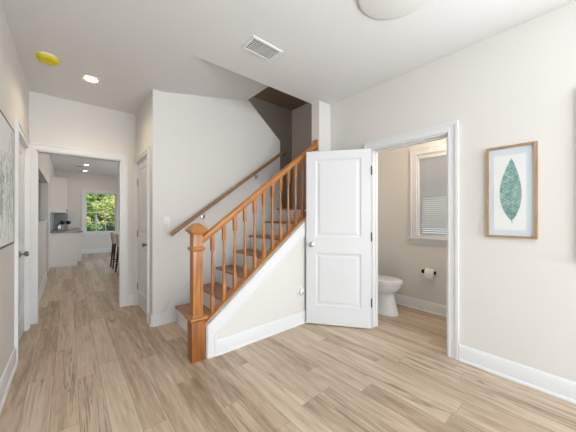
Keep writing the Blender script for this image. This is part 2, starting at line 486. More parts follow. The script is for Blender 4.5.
# kitchen shell
KX0, KX1, KZ0, KZ1 = 0.405, 1.325, 0.70, 2.11
b = B()
box(b, (XL - 1.6, YW, 0), (KX0, YW + T, H)); box(b, (KX1, YW, 0), (3.1, YW + T, H))
box(b, (KX0, YW, 0), (KX1, YW + T, KZ0)); box(b, (KX0, YW, KZ1), (KX1, YW + T, H))
struct('wall_kitchen_end', b, 'wall', 'cream kitchen wall with the garden window')
b = B()
box(b, (3.0, YE + T, 0), (3.0 + T, 7.2, H)); box(b, (3.0, 9.6, 0), (3.0 + T, YW, H)); box(b, (3.0, 7.2, 2.3), (3.0 + T, 9.6, H))  # gap left for the added patio fill light
struct('wall_kitchen_right', b, 'wall')
b = B()
box(b, (XL - T, YE + T, 0), (XL, 5.5, H)); box(b, (XL - T, 5.5, 0), (XL, 7.25, 1.165)); box(b, (XL - T, 5.5, 2.03), (XL, 7.95, H))
box(b, (XL - T, 7.95, 0), (XL, YW, H))
struct('wall_kitchen_left', b, 'wall', 'cream passage wall with a half wall below an opening')
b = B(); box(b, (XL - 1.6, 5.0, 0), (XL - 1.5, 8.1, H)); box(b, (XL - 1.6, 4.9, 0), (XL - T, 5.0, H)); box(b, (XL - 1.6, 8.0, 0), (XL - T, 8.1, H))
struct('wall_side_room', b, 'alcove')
b = B(); box(b, (XL - T - 0.02, 5.5, 1.165), (XL + 0.02, 7.25, 1.19)); box(b, (XL - T - 0.01, 7.90, 0), (XL + 0.012, 7.95, 2.03)); box(b, (XL - 0.75, 7.95, 0), (XL + 0.012, 7.985, 2.03))
struct('trim_7', b, 'trim')

# baseboards: run from p0 to p1 along the wall foot, n points into the room
def baseboard(name, runs, label=None):
    b = B()
    for p0, p1, n in runs:
        p0 = Vector((*p0, 0)); p1 = Vector((*p1, 0)); n = Vector((*n, 0))
        prof = [(0, 0), (0.026, 0), (0.026, 0.008), (0.022, 0.016), (0.014, 0.02), (0.014, 0.118), (0.010, 0.128), (0.006, 0.136), (0, 0.138)]
        loft(b, [[p + n * d + Vector((0, 0, z)) for d, z in prof] for p in (p0, p1)])
    o = struct(name, b, 'trim', label, smooth=True)
    return o
baseboard('baseboard_right', [((XR, YS), (XR, BD0 - 0.09), (-1, 0)), ((XR, BD1 + 0.09), (XR, YK), (-1, 0))], 'white baseboard along the right wall')
baseboard('baseboard_left', [((XL, YS), (XL, DL0 - 0.08), (1, 0))], 'white baseboard along the left wall')
baseboard('baseboard_knee', [((1.02, YK), (XR, YK), (0, -1))], 'white baseboard under the stair wall')
baseboard('baseboard_stair', [((XJ - 0.0, YB), (0.99, YB), (0, -1)), ((XJ, YB - 0.0), (XJ, DJ0 - 0.07), (-1, 0))], 'short white baseboard at the wall corner left of the stairs')
baseboard('baseboard_bathroom', [((XF, 0.28), (XF, 2.22), (-1, 0)), ((XR + T, 2.22), (XF, 2.22), (0, -1))], 'white baseboard in the bathroom')
baseboard('baseboard_kitchen', [((0.26, YW), (3.0, YW), (0, -1)), ((XL, YE + T), (XL, 7.25), (1, 0))], 'white baseboard in the kitchen')
baseboard('baseboard_end', [((OX1 + 0.09, YE), (XJ, YE), (0, -1))])

# door and opening casings
def casing(name, wall, face, a0, a1, top, n, w=0.085, depth=None, label=None, stop=True):
    """wall 'x': the wall's face is x=face and the opening runs along y; 'y': the other way. n = sign of the room side."""
    b = B()
    def put(u0, u1, z0, z1, t0, t1):
        t0_, t1_ = sorted((face + n * t0, face + n * t1))
        if wall == 'x': box(b, (t0_, u0, z0), (t1_, u1, z1))
        else: box(b, (u0, t0_, z0), (u1, t1_, z1))
    put(a0 - w, a0 - 0.004, 0, top + w, 0, 0.015); put(a1 + 0.004, a1 + w, 0, top + w, 0, 0.015)
    put(a0 - 0.004, a1 + 0.004, top + 0.004, top + w, 0, 0.015)
    put(a0 - w, a0 - w + 0.022, 0, top + w, 0.015, 0.023); put(a1 + w - 0.022, a1 + w, 0, top + w, 0.015, 0.023)
    put(a0 - w + 0.022, a1 + w - 0.022, top + w - 0.022, top + w, 0.015, 0.023)
    put(a0 - 0.016, a0 - 0.006, 0, top + 0.012, 0.015, 0.018); put(a1 + 0.006, a1 + 0.016, 0, top + 0.012, 0.015, 0.018)
    put(a0 - 0.006, a1 + 0.006, top + 0.004, top + 0.014, 0.015, 0.018)
    # jamb lining and stop
    d = depth or T
    put(a0 - 0.004, a0 + 0.012, 0, top, -d, 0.002); put(a1 - 0.012, a1 + 0.004, 0, top, -d, 0.002)
    put(a0, a1, top - 0.012, top + 0.004, -d, 0.002)
    if stop:
        put(a0 + 0.012, a0 + 0.022, 0, top - 0.012, -d * 0.75, -d * 0.42); put(a1 - 0.022, a1 - 0.012, 0, top - 0.012, -d * 0.75, -d * 0.42)
        put(a0 + 0.022, a1 - 0.022, top - 0.024, top - 0.012, -d * 0.75, -d * 0.42)
    return struct(name, b, 'trim', label)
casing('trim_1', 'x', XR, BD0, BD1, DH, -1, label='white casing around the bathroom doorway')
casing('trim_2', 'y', YE, OX0, OX1, OH, -1, w=0.085, stop=False, label='white casing around the opening to the kitchen')
casing('trim_3', 'x', XL, DL0, DL1, DH, 1, w=0.085, label='white casing around the door on the left wall')
casing('trim_4', 'x', XJ, DJ0, DJ1, DH, -1, w=0.065, label='white casing around the closet door')

# white skirt, corner boards on the knee wall and along the back stair wall
b = B()
prism(b, [(0.945, 0.0), (1.02, 0.0), (1.02, capz(1.02) - 0.19), (XE, capz(XE) - 0.19), (XE, capz(XE) - 0.022), (0.945, capz(0.945) - 0.022)], 'xz', YK - 0.014, YK)
prism(b, [(1.005, 0.0), (1.028, 0.0), (1.028, capz(1.028) - 0.198), (XE, capz(XE) - 0.198), (XE, capz(XE) - 0.178), (1.005, capz(1.005) - 0.178)], 'xz', YK - 0.019, YK - 0.013)
prism(b, [(0.93, capz(0.93) - 0.028), (XE - 0.001, capz(XE - 0.001) - 0.028), (XE - 0.001, capz(XE - 0.001) - 0.0178), (0.93, capz(0.93) - 0.0178)], 'xz', YK - 0.014, YKB - 0.002)
struct('trim_5', b, 'trim', 'white sloping skirt board on the stair wall')
TN = lambda k: 0.977 + 0.2597 * (k - 1)          # nose of tread k
TZ = lambda k: 0.185 + 0.2027 * (k - 1)          # top of tread k
b = B()
prism(b, [(0.93, 0.0), (2.61, 1.35), (2.61, 1.50), (2.56, 1.50), (0.91, 0.245), (0.86, 0.138), (0.86, 0.0)], 'xz', YB - 0.016, YB)
prism(b, [(2.61, 1.490), (2.61, 1.512), (2.56, 1.512), (0.915, 0.262), (0.915, 0.240), (2.56, 1.490)], 'xz', YB - 0.022, YB - 0.014)
struct('trim_6', b, 'trim', 'white skirt board along the wall behind the stairs')

# ---------------------------------------------------------------- doors
def knob_bm(axis_sign):
    b = B(); s = axis_sign
    lathe(b, [(0.0, 0.0), (0.032, 0.0), (0.032, s*0.006), (0.026, s*0.010), (0.012, s*0.014), (0.011, s*0.032), (0.018, s*0.038), (0.026, s*0.046), (0.028, s*0.055), (0.024, s*0.063), (0.012, s*0.068), (0.0, s*0.069)], axis='y', seg=20)
    return b

def panel_door(parent_name, label, loc, rz, w, knob_x, hinge_x, hinge_zs, knob_mat='nickel', hinge_mat='hinge', knob_z=0.93, kind='structure', panels=((0.215, 0.83), (1.02, 1.925)), sides=(-1, 1)):
    """door leaf in local coordinates: x along the leaf from the hinge, y through the leaf, z up"""
    h, t, s = 2.022, 0.035, 0.112
    b = B()
    z_edges = [0.0] + [z for p in panels for z in p] + [h]
    box(b, (0, 0, 0), (s, t, h)); box(b, (w - s, 0, 0), (w, t, h))
    for i in range(0, len(z_edges), 2): box(b, (s, 0, z_edges[i]), (w - s, t, z_edges[i+1]))
    for z0, z1 in panels:
        for y, d in ((0.0, 1), (t, -1)):
            rings = []
            for ins, dep in ((0, 0), (0.006, 0.003), (0.013, 0.010), (0.030, 0.010), (0.046, 0.004), (0.052, 0.003)):
                yy = y + d * dep
                rings.append([(s+ins, yy, z0+ins), (w-s-ins, yy, z0+ins), (w-s-ins, yy, z1-ins), (s+ins, yy, z1-ins)])
            rs = [[b.verts.new(p) for p in r] for r in rings]
            for i in range(len(rs)-1):
                for j in range(4): b.faces.new((rs[i][j], rs[i][(j+1) % 4], rs[i+1][(j+1) % 4], rs[i+1][j]))
            b.faces.new(rs[-1])
    bmesh.ops.recalc_face_normals(b, faces=b.faces)
    o = link(parent_name, b, 'door', local=True, smooth=False)
    o.location = loc; o.rotation_euler = (0, 0, rz)
    tag(o, label, 'door', kind=kind)
    for sg in sides:
        k = link('door_knob', knob_bm(sg), knob_mat, o, local=True); k.location = (knob_x, 0 if sg < 0 else t, knob_z)
    for z in hinge_zs:
        b = B(); lathe(b, [(0.0, -0.052), (0.004, -0.050), (0.0075, -0.045), (0.0075, 0.045), (0.004, 0.050), (0.0, 0.052)], (hinge_x, -0.004, z), seg=12)
        box(b, (hinge_x - 0.001, 0.0, z - 0.045), (hinge_x + 0.0015, t - 0.004, z + 0.045))
        link('hinge', b, hinge_mat, o, local=True)
    return o
# open bathroom door: hinged on the far jamb and swung back against the stair wall
dirv = Vector((-0.438, 0.596)).normalized()
rz = math.atan2(dirv.y, dirv.x)
# local y (thickness) must point away from the camera, so mirror by laying the leaf from its free edge
door = panel_door('door_1', 'white two-panel door standing open in front of the stair wall', (2.577 + dirv.x * 0.738, 1.573 + dirv.y * 0.738, 0.012), rz + PI, 0.738, 0.068, 0.739, (0.29, 1.03, 1.775))
# closed hall doors
panel_door('door_2', 'closed white door on the left wall beside the wide print', (XL - 0.016, DL0 + 0.014, 0.010), PI / 2, DL1 - DL0 - 0.028, 0.34, 0.0, (), knob_mat='dark_nickel', knob_z=0.885, sides=(-1,))
panel_door('door_3', 'closed white closet door left of the stairs', (XJ + 0.016, DJ1 - 0.014, 0.010), -PI / 2, DJ1 - DJ0 - 0.028, DJ1 - DJ0 - 0.028 - 0.066, -0.004, (0.27, 1.02, 1.745), knob_mat='dark_nickel', hinge_mat='dark_nickel', knob_z=0.91, sides=(-1,))

# ---------------------------------------------------------------- windows
def sash_window(name, label, wall, face, a0, a1, z0, z1, n, grid=None, sill=True, w=0.085, apron=True):
    """opening frame, two sashes and glass; face = inner wall plane, n = sign pointing into the room"""
    def put(b, u0, u1, zz0, zz1, t0, t1):
        t0_, t1_ = sorted((face + n * t0, face + n * t1))
        if wall == 'x': box(b, (t0_, u0, zz0), (t1_, u1, zz1))
        else: box(b, (u0, t0_, zz0), (u1, t1_, zz1))
    b = B()
    put(b, a0 - w, a0, z0, z1 + w, 0, 0.016); put(b, a1, a1 + w, z0, z1 + w, 0, 0.016); put(b, a0, a1, z1, z1 + w, 0, 0.016)
    put(b, a0 - w, a0 - w + 0.02, z0, z1 + w, 0.016, 0.024); put(b, a1 + w - 0.02, a1 + w, z0, z1 + w, 0.016, 0.024); put(b, a0 - w + 0.02, a1 + w - 0.02, z1 + w - 0.02, z1 + w, 0.016, 0.024)
    for u0, u1 in ((a0, a0 + 0.018), (a1 - 0.018, a1)): put(b, u0, u1, z0, z1, -T, 0.0)
    put(b, a0, a1, z1 - 0.018, z1, -T, 0.0); put(b, a0, a1, z0, z0 + 0.018, -T, 0.0)
    root = link(name, b, 'trim', smooth=False); root['kind'] = 'structure'; root['label'] = label; root['category'] = 'window'
    if sill:
        b = B(); put(b, a0 - w - 0.03, a1 + w + 0.03, z0 - 0.022, z0, -0.02, 0.045)
        put(b, a0 - w, a1 + w, z0 - 0.085, z0 - 0.022, 0, 0.016)
        link('window_sill', b, 'trim', root, smooth=False)
    zm = (z0 + z1) / 2
    for (s0, s1, tt) in ((z0 + 0.018, zm + 0.02, 0.055), (zm - 0.02, z1 - 0.018, 0.085)):
        b = B(); f = 0.036
        u0, u1 = a0 + 0.018, a1 - 0.018
        put(b, u0, u0 + f, s0, s1, -tt - 0.028, -tt); put(b, u1 - f, u1, s0, s1, -tt - 0.028, -tt)
        put(b, u0 + f, u1 - f, s0, s0 + f, -tt - 0.028, -tt); put(b, u0 + f, u1 - f, s1 - f, s1, -tt - 0.028, -tt)
        if grid:
            nu, nz = grid
            for i in range(1, nu):
                u = u0 + f + (u1 - u0 - 2*f) * i / nu; put(b, u - 0.009, u + 0.009, s0 + f, s1 - f, -tt - 0.022, -tt - 0.006)
            for i in range(1, nz):
                z = s0 + f + (s1 - s0 - 2*f) * i / nz; put(b, u0 + f, u1 - f, z - 0.009, z + 0.009, -tt - 0.021, -tt - 0.007)
        sash = link('window_sash', b, 'trim', root, smooth=False)
        b = B(); put(b, u0 + f, u1 - f, s0 + f, s1 - f, -tt - 0.016, -tt - 0.012)
        link('glass', b, 'glass', sash, smooth=False)
    return root
sash_window('window_1', 'bathroom sash window behind closed white blinds', 'x', XF, WY0, WY1, WZ0, WZ1, -1)
sash_window('window_3', 'white trimmed window at the far right of the right wall', 'x', XR, -1.30, -0.045, 0.95, 2.06, -1, sill=False)
sash_window('window_2', 'small-paned kitchen window onto green trees', 'y', YW, KX0, KX1, KZ0, KZ1, -1, grid=(3, 2))

# ================================================================ STAIRS
st = thing('staircase', 'staircase with stained wood treads and white risers climbing to the right', 'staircase', (1.0, 2.8, 0))
YT0, YT1 = YKB + 0.001, YB - 0.017
for k in range(1, 8):
    b = B()
    z = TZ(k); x0 = TN(k); x1 = TN(k + 1) + 0.03 if k < 7 else XF - 0.001
    prof = [(x0 + 0.012, z - 0.028), (x0 + 0.003, z - 0.024), (x0, z - 0.014), (x0 + 0.003, z - 0.004), (x0 + 0.012, z), (x1, z), (x1, z - 0.028)]
    if k < 7: prism(b, prof, 'xz', YT0, YT1)
    else:
        prism(b, [(p[0] if p[0] < 3 else 2.62, p[1]) for p in prof], 'xz', YT0, YT1)
        box(b, (2.622, YKB + 0.052, z - 0.028), (XF - 0.001, YU - 0.001, z))
    t = link('tread' if k < 7 else 'landing', b, 'tread', st)
    b = B(); zb = TZ(k - 1) if k > 1 else 0.0
    box(b, (x0 + 0.024, YT0, zb), (x0 + 0.042, YT1, z - 0.028))
    link('riser', b, 'trim', st, smooth=False)
    if k == 1:
        b = B(); prism(b, [(x0 + 0.024, 0), (x0 + 0.010, 0), (x0 + 0.010, 0.008), (x0 + 0.016, 0.016), (x0 + 0.024, 0.02)], 'xz', YT0, YT1 - 0.012)
        link('shoe_moulding', b, 'trim', st)

YC = (YK + YKB) / 2 - 0.008
rl = thing('stair_railing', 'golden oak stair railing with newel post and turned balusters', 'railing', (0.867, 2.275, 0))
NX, NY = 0.867, 2.275
# newel
b = B(); box(b, (NX - 0.059, NY - 0.059, 0), (NX + 0.059, NY + 0.059, 0.362))
nb = link('newel_post', b, 'newel_base', rl, bevel=0.003)
b = B()
loft(b, [sq(NX, NY, 0.345, 0.122), sq(NX, NY, 0.352, 0.130), sq(NX, NY, 0.360, 0.150), sq(NX, NY, 0.366, 0.158), sq(NX, NY, 0.376, 0.158), sq(NX, NY, 0.382, 0.150), sq(NX, NY, 0.384, 0.112), sq(NX, NY, 0.392, 0.100), sq(NX, NY, 0.400, 0.088)])
link('collar', b, 'oak_flat', nb)
b = B(); box(b, (NX - 0.043, NY - 0.043, 0.385), (NX + 0.043, NY + 0.043, 1.125))
sh = link('shaft', b, 'oak_z', nb, bevel=0.002)
b = B()
loft(b, [sq(NX, NY, 0.962, 0.088), sq(NX, NY, 0.970, 0.108), sq(NX, NY, 0.982, 0.118), sq(NX, NY, 0.996, 0.108), sq(NX, NY, 1.004, 0.088)])
link('ring', b, 'oak_flat', nb)
b = B()
loft(b, [sq(NX, NY, 1.108, 0.088), sq(NX, NY, 1.118, 0.104), sq(NX, NY, 1.130, 0.116), sq(NX, NY, 1.138, 0.146), sq(NX, NY, 1.152, 0.152), sq(NX, NY, 1.160, 0.140), sq(NX, NY, 1.182, 0.108), sq(NX, NY, 1.200, 0.066), sq(NX, NY, 1.210, 0.026)])
link('newel_cap', b, 'oak_flat', nb)
# handrail
prof = [(-0.020, -0.030), (0.020, -0.030), (0.022, -0.014), (0.031, -0.004), (0.031, 0.010), (0.024, 0.024), (0.010, 0.031), (-0.010, 0.031), (-0.024, 0.024), (-0.031, 0.010), (-0.031, -0.004), (-0.022, -0.014)]
kz = math.sqrt(1 + 0.757 ** 2)
b = B(); loft(b, [[(x, YC + py, railz(x) + pz * kz) for py, pz in prof] for x in (NX + 0.043, XE)])
hr = link('handrail', b, 'oak_rail', rl, angle=50)
b = B(); box(b, (XE - 0.016, YC - 0.045, railz(XE) - 0.075), (XE, YC + 0.045, railz(XE) + 0.062))
link('wall_plate', b, 'oak_flat', hr, bevel=0.004)
# cap board on the knee wall
b = B()
cp = [(-0.050, -0.014), (0.050, -0.014), (0.052, -0.008), (0.048, 0.0), (-0.048, 0.0), (-0.052, -0.008)]
loft(b, [[(x, YC + 0.006 + py, capz(x) + pz * kz) for py, pz in cp] for x in (NX + 0.059, XE)])
link('bottom_rail', b, 'oak_rail', rl)
# turned balusters
def baluster_bm(x):
    b = B()
    z0 = capz(x) - 0.012; z1 = railz(x) - 0.022
    L_ = z1 - z0; w = 0.031
    zb = z0 + 0.155; zt = z1 - 0.150
    loft(b, [sq(x, YC, z0, w), sq(x, YC, zb, w), sq(x, YC, zb + 0.016, w * 0.62)])
    loft(b, [sq(x, YC, zt - 0.016, w * 0.62), sq(x, YC, zt, w), sq(x, YC, z1, w)])
    a, c = zb + 0.010, zt - 0.010
    S = c - a
    lathe(b, [(0.009, a), (0.0135, a + 0.012), (0.0155, a + 0.022), (0.0125, a + 0.034), (0.009, a + 0.042), (0.0105, a + 0.050), (0.0145, a + 0.11), (0.0140, a + S * 0.5), (0.0110, c - 0.06), (0.0095, c - 0.03), (0.0125, c - 0.02), (0.0095, c - 0.008), (0.0115, c)], (x, YC, 0), seg=12)
    return b
for i in range(11):
    x = 1.016 + 0.1163 * i
    link('baluster', baluster_bm(x), 'oak_z', rl)

# wall handrail
wr = thing('wall_handrail', 'round walnut handrail on brackets along the wall behind the stairs', 'handrail', (1.78, YB, 1.66))
b = B(); Yh = YB - 0.062
tube(b, [(0.915, Yh, 1.052), (0.925, Yh, 1.060), (2.600, Yh, 2.286), (2.635, Yh, 2.306), (2.67, Yh + 0.005, 2.313), (2.715, Yh + 0.02, 2.315), (2.735, Yh + 0.075, 2.315), (2.735, Yh + 0.11, 2.315)], [0.018, 0.022] + [0.022] * 6, seg=14)
rail = link('rail', b, 'wallrail', wr)
for x in (1.33, 2.14):
    zr = 1.060 + (x - 0.925) * 0.732
    b = B()
    lathe(b, [(0.0, 0.0), (0.030, 0.0), (0.030, -0.006), (0.020, -0.010), (0.0, -0.010)], (x, YB, zr - 0.085), axis='y', seg=16)
    tube(b, [(x, YB - 0.008, zr - 0.085), (x, YB - 0.05, zr - 0.085), (x, Yh, zr - 0.06), (x, Yh, zr - 0.018)], 0.008, seg=10)
    link('bracket', b, 'nickel', wr)

# ================================================================ CEILING FITTINGS
# register
vx0, vx1, vy0, vy1 = 1.135, 1.452, 1.762, 1.962
vt = thing('ceiling_vent', 'white rectangular ceiling vent with dark slots', 'vent', ((vx0+vx1)/2, (vy0+vy1)/2, H))
b = B()
o_, i_ = 0.0, 0.032
loft(b, [[(vx0+o, vy0+o, z), (vx1-o, vy0+o, z), (vx1-o, vy1-o, z), (vx0+o, vy1-o, z)] for o, z in ((0, H - 0.0005), (0, H - 0.004), (0.008, H - 0.010), (0.026, H - 0.010), (0.030, H - 0.006), (0.030, H - 0.0005))], cap=False)
link('frame', b, 'vent', vt)
b = B(); box(b, (vx0 + 0.028, vy0 + 0.028, H - 0.0018), (vx1 - 0.028, vy1 - 0.028, H - 0.0003)); link('backing', b, 'grille', vt, smooth=False)
b = B()
for i in range(1, 13):
    x = vx0 + 0.03 + (vx1 - vx0 - 0.06) * i / 13; box(b, (x - 0.003, vy0 + 0.029, H - 0.0095), (x + 0.003, vy1 - 0.029, H - 0.003))
for i in range(1, 6):
    y = vy0 + 0.03 + (vy1 - vy0 - 0.06) * i / 6; box(b, (vx0 + 0.029, y - 0.002, H - 0.0085), (vx1 - 0.029, y + 0.002, H - 0.004))
link('louvres', b, 'vent', vt, smooth=False)

# frosted dome light, switched off
dl = thing('ceiling_light', 'unlit frosted glass dome light at the top of the ceiling', 'ceiling light', (1.615, 0.79, H))
b = B(); lathe(b, [(0.0, 0.0), (0.23, 0.0), (0.23, -0.004), (0.22, -0.006), (0.0, -0.006)], (1.615, 0.79, H), seg=40); link('base', b, 'vent', dl)
b = B(); lathe(b, [(0.250, -0.006), (0.262, -0.007), (0.261, -0.010), (0.240, -0.015), (0.18, -0.022), (0.12, -0.027), (0.06, -0.030), (0.0, -0.031)], (1.615, 0.79, H), seg=56); link('glass_dome', b, 'dome', dl, angle=60)
b = B(); lathe(b, [(0.0, -0.029), (0.014, -0.030), (0.016, -0.035), (0.010, -0.040), (0.006, -0.047), (0.0, -0.050)], (1.615, 0.79, H), seg=16); link('finial', b, 'nickel', dl)

# smoke detector under a yellow dust cover
sd = thing('smoke_detector', 'smoke detector wearing a yellow dust cover on the hall ceiling', 'smoke detector', (-0.15, 3.24, H))
b = B(); lathe(b, [(0.0, 0.0), (0.078, 0.0), (0.078, -0.012), (0.074, -0.016), (0.0, -0.016)], (-0.15, 3.24, H), seg=32); link('base', b, 'plastic', sd)
b = B(); lathe(b, [(0.080, -0.012), (0.082, -0.018), (0.074, -0.042), (0.066, -0.048), (0.045, -0.050), (0.042, -0.044), (0.0, -0.044)], (-0.15, 3.24, H), seg=32); link('dust_cover', b, 'yellow', sd)

def downlight(name, label, x, y, r=0.095, power=12, group=None):
    t = thing(name, label, 'ceiling light', (x, y, H), group=group)
    b = B(); rings = []
    for rr, z in ((r * 0.60, H - 0.0004), (r, H - 0.0004), (r, H - 0.004), (r * 0.94, H - 0.010), (r * 0.80, H - 0.009), (r * 0.60, H - 0.001)):
        rings.append([(x + rr * math.cos(2*PI*k/28), y + rr * math.sin(2*PI*k/28), z) for k in range(28)])
    loft(b, rings, cap=False); link('trim_ring', b, 'lamp_trim', t)
    b = B(); lathe(b, [(0.0, -0.0006), (r * 0.61, -0.0006), (r * 0.60, -0.002), (r*0.4, -0.003), (0.0, -0.0035)], (x, y, H), seg=28); link('lens', b, 'lamp_on', t)
    d = bpy.data.lights.new('downlight_beam', 'SPOT'); d.energy = power; d.color = (1.0, 0.76, 0.50); d.spot_size = math.radians(150); d.spot_blend = 0.8; d.shadow_soft_size = 0.05
    o = bpy.data.objects.new('downlight_beam', d); COL.objects.link(o); o.location = (x, y, H - 0.02)
    return t
downlight('recessed_light', 'round lit recessed light on the hall ceiling', 0.178, 3.465, power=20)
downlight('recessed_light', 'lit recessed kitchen light nearer the cased opening', 0.379, 9.33, power=4)
point('kitchen_fill', (0.9, 6.6, 2.55), 12, WARM, 0.08)  # added hidden light without a fitting, brightens the cabinet end
downlight('recessed_light', 'lit recessed kitchen light nearer the garden window', 0.392, 10.55, power=3)
b = B(); box(b, (0.13, 9.60, H - 0.008), (0.31, 9.72, H - 0.0004)); kv = link('ceiling_vent', b, 'vent', origin=(0.23, 9.66, H), smooth=False)
tag(kv, 'small dark ceiling vent beside the kitchen lights', 'vent')
b = B()
for i in range(5): box(b, (0.142, 9.613 + 0.021*i, H - 0.0095), (0.298, 9.626 + 0.021*i, H - 0.0078))
link('slots', b, 'grille', kv, smooth=False)
# bathroom lamp (out of sight above the doorway)
point('bathroom_lamp', (2.95, 0.60, 2.45), 15, (1.0, 0.87, 0.72), 0.08)
point('upstairs_fill', (1.15, 3.60, 3.35), 38, (1.0, 0.9, 0.78), 0.08)  # added unseen light that lifts the dark stairwell

# ================================================================ WALL PIECES
# framed leaf print
fp = thing('framed_print', 'oak framed print of a single teal leaf on the right wall', 'picture', (XR, 0.389, 1.463))
y0, y1, z0, z1 = 0.237, 0.541, 1.103, 1.825
b = B()
for (u0, u1, a0, a1) in ((y0, y0+0.017, z0, z1), (y1-0.017, y1, z0, z1), (y0+0.017, y1-0.017, z0, z0+0.017), (y0+0.017, y1-0.017, z1-0.017, z1)):
    box(b, (XR - 0.027, u0, a0), (XR - 0.002, u1, a1))
link('frame', b, 'oak_frame', fp, smooth=False)
b = B(); box(b, (XR - 0.010, y0 + 0.016, z0 + 0.016), (XR - 0.003, y1 - 0.016, z1 - 0.016)); link('backing', b, 'mat_blue', fp, smooth=False)
b = B(); box(b, (XR - 0.0125, y0 + 0.062, z0 + 0.060), (XR - 0.010, y1 - 0.046, z1 - 0.072))
pp = link('paper', b, 'art_paper', fp, smooth=False)
lc, lz0, lz1 = 0.384, 1.238, 1.724
b = B(); left, right = [], []
for i in range(41):
    t = i / 40; z = lz0 + (lz1 - lz0) * t
    w = 0.070 * math.sin(PI * t ** 0.86) ** 0.85 * (1 - 0.10 * t)
    cx = lc + 0.006 * math.sin(PI * t)
    left.append((XR - 0.0131, cx + w, z)); right.append((XR - 0.0131, cx - w * 0.96, z))
mid = [(XR - 0.0134, lc + 0.006 * math.sin(PI * i / 40), lz0 + (lz1 - lz0) * i / 40) for i in range(41)]
loft(b, [list(r) for r in zip(left, mid, right)], cap=False, closed=False)
link('leaf', b, 'teal', pp, origin=(XR - 0.0131, lc + 0.003, lz0))
b = B(); tube(b, [(XR - 0.0135, lc - 0.004, lz0 - 0.022)] + [mid[i] for i in range(0, 38, 4)], [0.0014] * 5 + [0.001] * 6, seg=6)
for i in range(3, 22, 3):
    for sgn, side in ((1, left), (-1, right)):
        j = min(40, i + 7); e = Vector(side[j]) * 0.9 + Vector(mid[j]) * 0.1
        tube(b, [mid[i], (e + Vector(mid[i])) / 2 + Vector((0, 0, -0.003)), e], [0.0008, 0.0007, 0.0004], seg=5)
link('veins', b, 'vein', pp)
b = B(); box(b, (XR - 0.0215, y0 + 0.016, z0 + 0.016), (XR - 0.0190, y1 - 0.016, z1 - 0.016)); link('glass', b, 'glass', fp, smooth=False)

# wide print on the left wall, thin dark frame
lp = thing('framed_canvas', 'wide white canvas of grey-green sprigs in a thin dark frame on the left wall', 'picture', (XL, 2.2, 1.5))
cy0, cy1, cz0, cz1 = 1.50, 2.905, 1.063, 1.936
b = B()
for (u0, u1, a0, a1) in ((cy0, cy0+0.014, cz0, cz1), (cy1-0.014, cy1, cz0, cz1), (cy0+0.014, cy1-0.014, cz0, cz0+0.014), (cy0+0.014, cy1-0.014, cz1-0.014, cz1)):
    box(b, (XL + 0.001, u0, a0), (XL + 0.034, u1, a1))
link('frame', b, 'black_frame', lp, smooth=False)
b = B(); box(b, (XL + 0.002, cy0 + 0.013, cz0 + 0.013), (XL + 0.033, cy1 - 0.013, cz1 - 0.013)); cv = link('canvas', b, 'canvas', lp, smooth=False)
b = B(); rs = random.Random(11); xs_ = XL + 0.0333
def sprig(y, z, ang, ln, depth):
    n = 7; pts = [Vector((xs_, y, z))]; a = ang
    for i in range(n):
        a += rs.uniform(-0.10, 0.10); pts.append(pts[-1] + Vector((0, math.sin(a), math.cos(a))) * ln / n)
    pts = [p for p in pts if cy0 + 0.03 < p.y < cy1 - 0.03 and cz0 + 0.03 < p.z < cz1 - 0.05]
    if len(pts) < 3: return
    tube(b, pts, 0.0010 + 0.0006 * depth, seg=5)
    for i in range(1, len(pts)):
        if depth and rs.random() < 0.62: sprig(pts[i].y, pts[i].z, a + rs.choice((-1, 1)) * rs.uniform(0.35, 0.8), ln * rs.uniform(0.3, 0.5), depth - 1)
        if i >= 2:
            for sgn in (-1, 1):
                if rs.random() < 0.35: continue
                l2 = rs.uniform(0.014, 0.032); t = a + sgn * rs.uniform(0.5, 1.1)
                d = Vector((0, math.sin(t), math.cos(t))) * l2; nn = Vector((0, math.cos(t), -math.sin(t))) * l2 * 0.2
                p = pts[i]; b.faces.new([b.verts.new(q) for q in (p, p + d * 0.5 + nn, p + d, p + d * 0.5 - nn)])
for k in range(15):
    sprig(cy0 + 0.08 + (cy1 - cy0 - 0.16) * k / 14, cz0 + 0.04 + rs.random() * 0.06, rs.uniform(-0.3, 0.3), rs.uniform(0.35, 0.68), 2)
link('printed_sprigs', b, 'sprig', cv, smooth=False)

# light switch on the stair wall
sw = thing('light_switch', 'white light switch plate on the wall left of the newel post', 'light switch', (0.888, YB, 1.205))
b = B(); box(b, (0.852, YB - 0.006, 1.147), (0.924, YB - 0.0003, 1.263)); link('plate', b, 'plastic', sw, bevel=0.002)
b = B(); prism(b, [(YB - 0.006, 1.175), (YB - 0.013, 1.180), (YB - 0.008, 1.235), (YB - 0.006, 1.236)], 'yz', 0.872, 0.904); link('rocker', b, 'trim', sw)
# outlet with plug-in air freshener
ol = thing('wall_outlet', 'white outlet plate low on the stair wall beside the open door', 'outlet', (2.074, YK, 0.385))
b = B(); box(b, (2.040, YK - 0.006, 0.327), (2.112, YK - 0.0003, 0.443)); link('plate', b, 'plastic', ol, bevel=0.002)
b = B()
for z in (0.362, 0.408): box(b, (2.060, YK - 0.008, z - 0.014), (2.092, YK - 0.006, z + 0.014))
link('socket', b, 'plastic', ol, bevel=0.001)
pi_ = thing('air_freshener', 'white plug-in air freshener in the outlet beside the open door', 'air freshener', (2.074, YK - 0.008, 0.385))
b = B()
loft(b, [[(2.076 + rx * math.cos(2*PI*k/20), y, 0.39 + rz_ * math.sin(2*PI*k/20)) for k in range(20)] for y, rx, rz_ in ((YK - 0.0085, 0.026, 0.040), (YK - 0.030, 0.030, 0.045), (YK - 0.046, 0.026, 0.040), (YK - 0.052, 0.016, 0.028))])
link('body', b, 'plastic', pi_)
